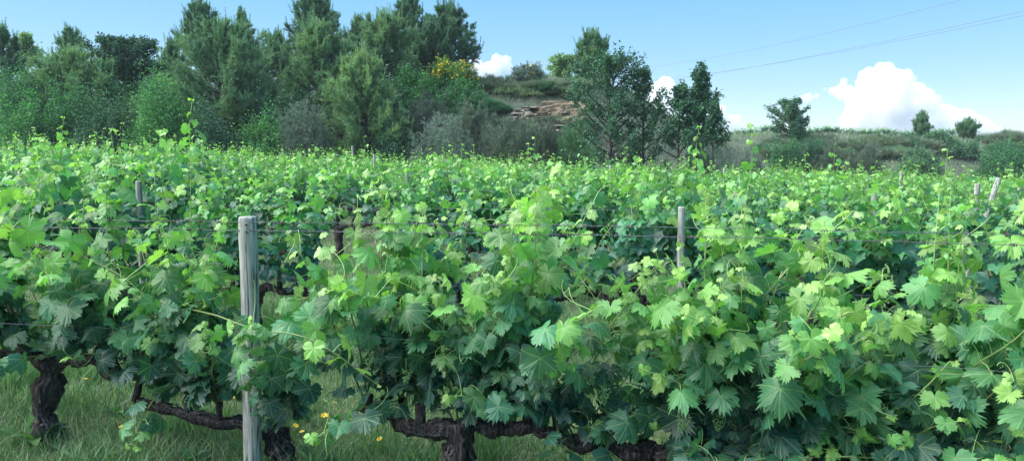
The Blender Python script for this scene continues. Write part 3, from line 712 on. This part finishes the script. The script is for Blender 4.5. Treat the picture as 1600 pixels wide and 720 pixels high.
trees = [
 ('pine', 3, 45, 40, 60, 'narrow bluish pine cut by the left edge of the photo', .3, .7),
 ('broad', 40, 55, 43, 52, 'small sparse bluish tree on the skyline near the left edge', .9, .45),
 ('pine', 108, 46, 44, 62, 'pointed pale pine top rising behind the rounded light green pine', .5, .6),
 ('pine', 112, 88, 36.5, 130, 'rounded light grey green pine at far left above the vines', .6, 1.1),
 ('broad', 192, 68, 39, 120, 'very dark broadleaf tree between the two left pines', .1, 1.1),
 ('broad', 232, 105, 39, 90, 'low dark oak crown sloping down right of the tallest dark broadleaf tree', .15, .8),
 ('pine', 268, 66, 40, 36, 'slim pine spire left of the big grey green pine', .3, .5),
 ('pine', 312, 2, 42, 84, 'tall pine with spiky top left behind the big grey green pine', .45, .8),
 ('pine', 376, 14, 43, 52, 'spiky pine top right behind the big grey green pine', .45, .7),
 ('pine', 350, 42, 36, 175, 'big broad grey green pine, the widest of the left group', .5, 1.4),
 ('pine', 432, 55, 41, 70, 'small pine filling the gap between the two biggest left pines', .45, .8),
 ('pine', 490, -6, 42, 118, 'tall dark pine whose top touches the upper edge, left one of two', .25, 1.1),
 ('pine', 497, 40, 37, 115, 'lighter domed pine in front of the left tall dark pine', .6, 1.2),
 ('pine', 560, 28, 44, 60, 'thin bluish pine between the two tallest pines', .5, .6),
 ('pine', 600, 30, 39, 105, 'light green cone shaped pine left of the right tall pine', .6, 1.1),
 ('pine', 637, -8, 43, 88, 'tall pine whose top touches the upper edge, right one of two', .25, 1.0),
 ('pine', 700, 12, 42, 88, 'dark leaning pine at the right end of the pine group', .2, 1.0),
 ('pine', 672, 40, 41, 70, 'dark pine filling in between the two right hand tall pines', .2, .9),
 ('pine', 568, 92, 34.5, 135, 'low yellow green pine in front of the group, just above the vines', .75, 1.3),
 ('pine', 925, 56, 40, 62, 'bluish pine with brushy top on the bank right of the rock outcrop', .45, .9),
 ('elm', 958, 78, 31, 180, 'wide dark green tree with feathery outline in the middle', .35, 1.5),
 ('elm', 1005, 96, 31.5, 118, 'dark green tree with a pointed sparse top right of the widest one', .3, .8),
 ('elm', 1062, 128, 30.5, 112, 'dark green tree with a forked visible trunk, left of the slender one', .35, .75),
 ('broad', 1095, 100, 31.5, 72, 'tall dark green tree with lumpy gaps in its top', .3, .5),
 ('elm', 1118, 150, 30, 62, 'slender dark green tree on a thin bare trunk, rightmost of the middle trees', .35, .45),
 ('broad', 1237, 160, 56, 66, 'round dark leaved tree alone on the right hand ridge', .45, .75),
 ('pine', 1441, 180, 58, 28, 'small thin bluish tree in front of the big cloud, left of two', .5, .6),
 ('pine', 1513, 192, 58, 30, 'small thin bluish tree in front of the big cloud, right of two', .4, .6),
 ('broad', 880, 92, 42, 44, 'small bluish round tree on the bank top left of the brushy pine', .8, .6),
]
for n_, (k, px, ty, d, w, lb, tone, dn) in enumerate(trees):
    t0 = {1118: .56, 1062: .38, 1095: .48, 958: .12, 1005: .12, 1237: .2}.get(px)
    mt = M_pine if px in (40, 880, 1441, 1513) else (M_green if px in () else None)
    nm = {1237: 'almond_tree'}.get(px)
    tree(k, px, ty, d, w, lb, 700 + n_, tone=tone, dens=dn, t0=t0, mat=mt)

def bush(px, ty, d, wpx, label, seed, kind='leaf', mat=None, tone=.5, flowers=0, hpx=None, cat='bush', name=None):
    r_ = np.random.default_rng(seed); p = at(px, ty, d); g = float(H(p[0], d)); rad = wpx / 2 / FPX * d; h = max(.25, p[2] - g)
    root = thing(name or 'bush', (p[0], d, g - .03), label, cat, 'bushes below and on the bank')
    area = rad * (h + rad); sm = MB(); cm = MB()
    nst = int(9 + rad * 10)
    P = []; D = []
    for k in range(nst):
        az = r_.uniform(0, 6.28); el = r_.uniform(.25, 1.5); L = np.array([math.cos(az) * rad * math.cos(el), math.sin(az) * rad * .8 * math.cos(el), h * math.sin(el)]) * r_.uniform(.75, 1.12)
        f = np.linspace(0, 1, 5)[:, None]; Q = L * f ** [1, 1, .8] + np.array([L[0], L[1], 0]) * .15 * (1 - f) * f; tube(sm, Q, np.linspace(.018, .004, 5), 4, 0, cap=False)
    n = int(min(26000, 2600 * area)) if kind == 'leaf' else int(min(9000, 900 * area))
    u = nrm(r_.normal(0, 1, (n, 3))); u[:, 2] = np.abs(u[:, 2]); lump = 1 + .42 * clump(u * 2.2, seed, 1.0) + .12 * clump(u * 7, seed + 1, 1.0)
    rr = lump * r_.uniform(.5, 1.0, n) ** .6
    m_ = max(40, n // 45); sd_ = r_.integers(0, n, m_); own = r_.integers(0, m_, n // 2)
    u[:n // 2] = nrm(u[sd_[own]] + r_.normal(0, .045, (n // 2, 3)) + UP * .1 * r_.random((n // 2, 1))); rr[:n // 2] = rr[sd_[own]] * .0 + lump[sd_[own]] * r_.uniform(.55, 1.0, n // 2) * r_.uniform(.95, 1.3, m_)[own]
    P = u * rr[:, None] * np.array([rad, rad * .8, h * .95]); cl = clump(P, seed, 2.2)
    if kind == 'leaf': lobes(cm, P, r_, .11, tone + cl * .35)
    else: needles(cm, P, nrm(u * .7 + UP * .8), r_, 8, .26 if kind == 'brush' else .16, .02, .4, tone + cl * .3)
    if flowers:
        q = r_.choice(n, int(n * flowers), replace=False); PF = P[q][(cl[q] > -.25) & (P[q][:, 2] > h * .3)]; fm = MB(); lobes(fm, PF + u[q][(cl[q] > -.25) & (P[q][:, 2] > h * .3)] * .16, r_, .15, .5)
    c = cm.build('foliage', mat or M_green, root, smooth=False); sm.build('stems', M_twig, root)
    if flowers: fm.build('blossom', M_yellow, root, smooth=False)
    return root
bushes = [
 (75, 100, 37, 110, 'dull green bush high behind the leftmost leafy bushes', 'leaf', M_dark, .7, 0),
 (165, 120, 37, 110, 'green bush filling the slope right of the rounded light pine', 'leaf', M_green, .1, 0),
 (245, 125, 37.5, 110, 'dark green bush on the slope left of the big grey green pine', 'leaf', M_dark, .5, 0),
 (300, 120, 38, 110, 'dark bush high on the slope behind the big grey green pine', 'leaf', M_dark, .5, 0),
 (425, 125, 37, 120, 'dark green bush on the slope between the two biggest left pines', 'leaf', M_dark, .6, 0),
 (450, 160, 35, 100, 'dark bush behind the silvery grey bush', 'leaf', M_dark, .4, 0),
 (530, 150, 36.5, 110, 'dark bush behind the low yellow green pine', 'leaf', M_dark, .4, 0),
 (610, 130, 37.5, 110, 'dark green bush right of the low yellow green pine, high on the slope', 'leaf', M_green, .05, 0),
 (25, 110, 35, 120, 'dark green leafy bush at the left edge, upper one', 'leaf', M_green, .1, 0),
 (45, 158, 33, 110, 'green leafy bush directly above the vines at the left edge', 'leaf', M_green, .35, 0),
 (110, 150, 34, 110, 'dull green bush at the foot of the rounded light pine', 'leaf', M_green, .15, 0),
 (190, 150, 35, 120, 'brownish green bush under the very dark broadleaf tree', 'leaf', M_dark, .6, 0),
 (262, 140, 34, 130, 'bright green climbing bush left of the big grey green pine', 'leaf', M_green, .45, 0),
 (150, 178, 33, 100, 'low dark bush in the left half at the vineyard edge', 'leaf', M_dark, .4, 0),
 (330, 178, 33, 100, 'dark low bush at the foot of the big grey green pine', 'leaf', M_dark, .3, 0),
 (404, 172, 33, 80, 'vivid green leafy bush between the big pine and the silver bush', 'leaf', M_green, .5, 0),
 (478, 163, 33, 82, 'silvery grey bush at the vineyard edge left of the low yellow green pine', 'needle', M_silver, .4, 0),
 (690, 196, 33, 100, 'pale silvery bush above the vines, right of the low yellow green pine', 'needle', M_silver, .6, 0),
 (704, 98, 39.5, 72, 'broom bush covered in yellow flowers on the bank top', 'brush', M_green, .5, .6),
 (525, 96, 38, 44, 'small patch of yellow flowering broom between the pines', 'brush', M_green, .4, .22),
 (640, 108, 38, 80, 'leafy green bush left of the yellow broom', 'leaf', M_green, .45, 0),
 (720, 126, 37, 90, 'round dull green bush on the slope under the yellow broom', 'leaf', M_green, .2, 0),
 (826, 102, 41, 56, 'tall pale grey bush with thin stems on the skyline above the rocks', 'needle', M_silver, .3, .03),
 (770, 124, 40, 70, 'purplish grey scrub bush left of the rock outcrop top', 'brush', M_scrub, .4, 0),
 (850, 140, 39.5, 70, 'grey green brushy scrub just above the rocks', 'brush', M_scrub, .6, 0),
 (892, 134, 39.5, 60, 'light green brushy scrub above the right end of the rocks', 'brush', M_scrub, .8, 0),
 (655, 160, 36, 90, 'dark purplish scrub bush on the slope behind the pale silver bush', 'brush', M_scrub, .25, 0),
 (740, 170, 35.5, 90, 'wide greyish scrub bush in the middle of the bank', 'brush', M_scrub, .45, 0),
 (800, 205, 33.6, 100, 'grey green scrub bush at the foot of the bank under the rocks', 'brush', M_scrub, .35, 0),
 (860, 196, 34.5, 70, 'bluish scrub bush directly below the rock outcrop', 'brush', M_scrub, .3, 0),
 (895, 212, 33.6, 60, 'dark bluish scrub bush left of the wide dark tree', 'brush', M_dark, .7, 0),
 (615, 200, 33.5, 70, 'dark scrub bush right of the low yellow green pine', 'leaf', M_dark, .4, 0),
 (1228, 212, 49, 46, 'green upright bush beneath the lone round tree at right', 'leaf', M_green, .15, 0),
 (1262, 222, 50, 40, 'dark reddish scrub right of the green upright bush', 'leaf', M_dark, .3, 0),
 (1415, 208, 56, 44, 'low dark bush left of the two small thin trees', 'leaf', M_dark, .5, 0),
 (1467, 206, 55, 50, 'dark rounded bush between the two small thin trees', 'leaf', M_dark, .5, 0),
 (1500, 222, 54, 60, 'wide dark bush under the right small thin tree', 'leaf', M_dark, .5, 0),
 (1440, 226, 51, 60, 'bluish green bush on the slope under the left small thin tree', 'leaf', M_dark, .7, 0),
 (1575, 228, 50, 90, 'dense green bush at the right edge above the vines', 'leaf', M_green, .1, 0),
 (1350, 232, 50, 60, 'low dull scrub in the middle of the right hand bank', 'brush', M_scrub, .3, 0),
 (1175, 238, 47, 44, 'small pale grey bush right of the slender tree trunk', 'needle', M_silver, .3, 0),
 (1300, 236, 49, 50, 'low dark scrub right of the lone round tree', 'brush', M_scrub, .25, 0),
 (1545, 215, 57, 40, 'small bush on the ridge right of the right thin tree', 'leaf', M_dark, .5, 0),
 (1090, 236, 33, 60, 'pale scrub bush between the two visible tree trunks', 'needle', M_silver, .2, 0),
]
for n_, (px, ty, d, w, lb, kd, mt, tone, flw) in enumerate(bushes): bush(px, ty, d, w, lb, 1300 + n_, kd, mt, tone, flw)

# ------------------------------------------------------------------ rock outcrop
def outcrop():
    r_ = np.random.default_rng(9); c = at(848, 182, 37); d = 37.0
    # find distance where the slope meets the line of sight
    for dd in np.arange(33, 42, .1):
        q = at(848, 182, dd)
        if H(q[0], dd) > q[2]: d = dd; c = q; break
    root = thing('rock_outcrop', (c[0], d, c[2] - .8), 'weathered outcrop of layered rock slabs and beige earth on the bank', 'rock')
    def slab(cx, cy, cz, sx, sy, sz, mt, nm, seed):
        q = np.random.default_rng(seed); mb = MB(); n = 14; m = 6; V = []
        for i_ in range(m):
            ph = -math.pi / 2 + math.pi * i_ / (m - 1)
            for j_ in range(n):
                th = 2 * math.pi * j_ / n; e = .45
                f = lambda v: math.copysign(abs(v) ** e, v)
                k = 1 + q.normal(0, .17)
                V.append((cx + sx * f(math.cos(th)) * f(math.cos(ph) + 1e-6) * k, cy + sy * f(math.sin(th)) * f(math.cos(ph) + 1e-6) * k, cz + sz * f(math.sin(ph)) * k))
        T = []
        for i_ in range(m - 1):
            for j_ in range(n):
                a = i_ * n + j_; b = i_ * n + (j_ + 1) % n; T += [(a, b, b + n), (a, b + n, a + n)]
        mb.add(V, T); mb.build(nm, mt, root, smooth=False)
    def ysurf(x, z):
        yy = np.arange(d - 3, d + 4, .05); hh = H(np.full(len(yy), c[0] + x), yy) - (c[2] - .8); q = np.argmax(hh > z)
        return yy[q] - d - .12
    for k in range(11):
        z = [.25, .4, .55, .7, .8, .95, 1.1, 1.2, 1.3, 1.35, .6][k]; x = [-.6, .1, .9, -.2, .6, 1.3, .3, 1.0, .7, 1.5, 1.6][k]
        slab(x, ysurf(x, z) + .18, z, r_.uniform(.45, .8), r_.uniform(.35, .5), r_.uniform(.2, .34), M_clay, 'earth_face', 60 + k)
    for k in range(46):
        z = .0 + (k % 9) * .155 + r_.normal(0, .03); x = r_.uniform(-1.9, .8) + z * .3
        slab(x, ysurf(x, z) + r_.normal(.02, .06), z, r_.uniform(.12, .45), r_.uniform(.3, .5), r_.uniform(.035, .085), M_rock, 'rock_slab', 20 + k)
outcrop()
r_ = np.random.default_rng(21); tuss = []
def tussock(px, py, region, lb, w):
    # find the slope point seen at this pixel
    for dd in np.arange(31, 66, .25):
        q = at(px, py, dd)
        if H(q[0], dd) > q[2]: break
    else: return
    if len(tuss) < 5:
        p = q; o = bush(px, py - 14, dd, w, lb, 1500 + len(tuss), 'brush' if len(tuss) % 2 == 0 else 'needle', [M_scrub, M_dry, M_pine, M_scrub, M_dark][len(tuss)], .5, 0, name='scrub_tussock'); tuss.append(o)
    else:
        o = copy_tree(tuss[r_.integers(0, 5)]); s = r_.uniform(.6, 1.3) * dd / 36; o.scale = (s, s, s * r_.uniform(.7, 1.1)); o.rotation_euler = (0, 0, r_.uniform(0, 6))
        o.location = (q[0], dd, float(H(q[0], dd)) - .04); o['label'] = lb
    o['group'] = 'scrub tussocks on the bank'
for k in range(75):
    px = r_.uniform(600, 925); py = r_.uniform(145, 232)
    if 785 < px < 900 and 158 < py < 192: continue
    tussock(px, py, 0, 'low grey green scrub tussock on the slope in the middle of the photo', 46)
for k in range(60):
    tussock(r_.uniform(1140, 1600), r_.uniform(221, 252), 1, 'low dark scrub tussock on the right hand bank below its grassy edge', 46)

# ------------------------------------------------------------------ power lines
def cable(pa, pb, da, db, label, sag):
    A, B = at(*pa, da), at(*pb, db); E = B + (B - A) * .9; A = A - (B - A) * .25
    t = np.linspace(0, 1, 60)[:, None]; P = A + (E - A) * t; P[:, 2] -= sag * 4 * (t * (1 - t))[:, 0]
    mb = MB(); tube(mb, P, .017, 5); tag(mb.build('power_line', M_cable), label, 'power line', 'power lines across the sky')
cable((1010, 118), (1480, 8), 130, 62, 'lower dark overhead power line crossing the sky at upper right', 2.2)
cable((1010, 121), (1480, 4), 131, 63.5, 'second overhead power line running close beside the lower one', 2.2)
cable((1010, 98), (1355, 4), 130, 70, 'upper thin overhead power line crossing the sky at upper right', 2.0)

# ------------------------------------------------------------------ clouds
def cloud(blobs, label, seed, d=1500.):
    r_ = np.random.default_rng(seed); mb = MB()
    c0 = at(blobs[0][0], blobs[0][1], d)
    import bmesh
    bm = bmesh.new(); bmesh.ops.create_icosphere(bm, subdivisions=3, radius=1); sv = np.array([v.co[:] for v in bm.verts]); st = np.array([[v.index for v in f.verts] for f in bm.faces]); bm.free()
    allb = []
    for (px, py, r) in blobs:
        allb.append((px, py, r, 0))
        for k in range(int(5 + r * .7)):
            a = r_.uniform(0, 6.28); rr = r * r_.uniform(.55, .95); allb.append((px + math.cos(a) * rr, py - abs(math.sin(a)) * rr if r_.random() < .75 else py + math.sin(a) * rr * .6, r * r_.uniform(.18, .42), -r * r_.uniform(0, .8)))
    for (px, py, r, dz) in allb:
        s = d / FPX; c = at(px, py, d) - c0 + np.array([0, dz * s + r_.normal(0, r * .2) * s, 0])
        n1 = clump(sv * 2.2, int(r_.integers(1e6)), 1.2) * .14 + clump(sv * 6, int(r_.integers(1e6)), 1.2) * .07
        mb.add(sv * (1 + n1)[:, None] * r * s + c, st)
    o = mb.build('cloud', M_cloud); o.location = c0
    rm = o.modifiers.new('remesh', 'REMESH'); rm.mode = 'VOXEL'; rm.voxel_size = 1.7 * d / 1500; rm.use_smooth_shade = True; sm_ = o.modifiers.new('soften', 'SMOOTH'); sm_.iterations = 12; sm_.factor = .8
    tx = bpy.data.textures.new('cloud_noise', 'CLOUDS'); tx.noise_scale = 16 * d / 1500; tx.noise_depth = 4
    dm = o.modifiers.new('disp', 'DISPLACE'); dm.texture = tx; dm.strength = 6 * d / 1500; dm.texture_coords = 'LOCAL'
    t2 = bpy.data.textures.new('cloud_fine_noise', 'CLOUDS'); t2.noise_scale = 5 * d / 1500; t2.noise_depth = 3
    dm = o.modifiers.new('fine', 'DISPLACE'); dm.texture = t2; dm.strength = 3.2 * d / 1500; dm.texture_coords = 'LOCAL'
    tag(o, label, 'cloud', 'white clouds in the sky', 'thing')
cloud([(1380, 120, 20), (1358, 130, 20), (1402, 134, 22), (1378, 152, 34), (1420, 158, 26), (1442, 168, 24), (1398, 185, 38), (1440, 195, 34), (1472, 186, 22), (1500, 194, 20), (1478, 208, 26), (1522, 206, 18), (1548, 212, 13), (1345, 160, 22), (1345, 190, 26), (1318, 128, 6), (1316, 145, 13), (1300, 143, 7), (1560, 214, 15), (1578, 219, 8), (1530, 206, 20), (1505, 202, 26), (1405, 215, 30), (1360, 214, 18)], 'big bright white cumulus cloud low in the sky at right', 1)
cloud([(1262, 154, 8), (1254, 153, 5), (1275, 151, 5), (1289, 140, 4)], 'small white puff of cloud left of the big cumulus', 2)
cloud([(1035, 148, 22), (1050, 165, 22), (1085, 172, 22), (1062, 190, 26), (1110, 186, 22), (1140, 198, 18), (1158, 204, 12), (1025, 175, 22), (1100, 205, 22)], 'pinkish white cloud seen through the dark green trees', 3)
cloud([(742, 100, 11), (750, 112, 14), (775, 92, 8), (790, 97, 10), (770, 112, 16), (796, 108, 9)], 'white cloud behind the bank right of the pines', 4)

# ------------------------------------------------------------------ light
SUN_EL, SUN_AZ = R(50), R(-95)   # azimuth measured from +Y towards +X
W = bpy.data.worlds.new('World'); SC.world = W; W.use_nodes = True; nt = W.node_tree; nt.nodes.clear()
sk = nt.nodes.new('ShaderNodeTexSky'); sk.sky_type = 'NISHITA'; sk.sun_disc = False; sk.sun_elevation = SUN_EL; sk.sun_rotation = SUN_AZ; sk.altitude = 500; sk.air_density = .9; sk.dust_density = .6; sk.ozone_density = 2.5
bg = nt.nodes.new('ShaderNodeBackground'); bg.inputs[1].default_value = .13; wo = nt.nodes.new('ShaderNodeOutputWorld')
gm = nt.nodes.new('ShaderNodeGamma'); gm.inputs[1].default_value = .2; nt.links.new(sk.outputs[0], gm.inputs[0]); hs = nt.nodes.new('ShaderNodeHueSaturation'); hs.inputs['Saturation'].default_value = 4.0; hs.inputs['Value'].default_value = 1.66; nt.links.new(gm.outputs[0], hs.inputs['Color']); tn = nt.nodes.new('ShaderNodeMixRGB'); tn.blend_type = 'MULTIPLY'; tn.inputs[0].default_value = 1; tn.inputs[2].default_value = (.86, .94, 1.02, 1); nt.links.new(hs.outputs[0], tn.inputs[1]); nt.links.new(tn.outputs[0], bg.inputs[0]); nt.links.new(bg.outputs[0], wo.inputs[0])
sl = bpy.data.lights.new('sun', 'SUN'); sl.energy = 2.7; sl.angle = R(80); sl.color = (1, .985, .96)
so = bpy.data.objects.new('sun', sl); COL.objects.link(so)
from mathutils import Vector
sd = Vector((math.sin(SUN_AZ) * math.cos(SUN_EL), math.cos(SUN_AZ) * math.cos(SUN_EL), math.sin(SUN_EL)))
so.rotation_euler = sd.to_track_quat('Z', 'Y').to_euler(); so.location = (0, 0, 30)
vs = SC.view_settings; vs.view_transform = 'Standard'; vs.look = 'None'; vs.exposure = 1.85; vs.gamma = 1
SC.render.engine = 'CYCLES'; cy = SC.cycles; cy.max_bounces = 6; cy.diffuse_bounces = 4; cy.glossy_bounces = 2; cy.transmission_bounces = 4; cy.transparent_max_bounces = 6

# ------------------------------------------------------------------ thin air
cy.volume_bounces = 12; cy.max_bounces = 14
def haze():
    V = np.array([(x, y, z) for z in (-9, 16) for y in (-1060, 1130) for x in (-1300, 1300)], float)
    T = [(0, 2, 3), (0, 3, 1), (4, 5, 7), (4, 7, 6), (0, 1, 5), (0, 5, 4), (2, 6, 7), (2, 7, 3), (0, 4, 6), (0, 6, 2), (1, 3, 7), (1, 7, 5)]
    m, nt, out, N, L = new_mat('thin_haze')
    p = N('VolumePrincipled'); p.inputs['Color'].default_value = (.85, .93, 1, 1); p.inputs['Density'].default_value = .0004; L(p.outputs[0], out.inputs[1])
    mb = MB(); mb.add(V, T); o = mb.build('haze', m, smooth=False); tag(o, 'thin pale air between the camera and the far bank', 'haze', kind='stuff')
haze()
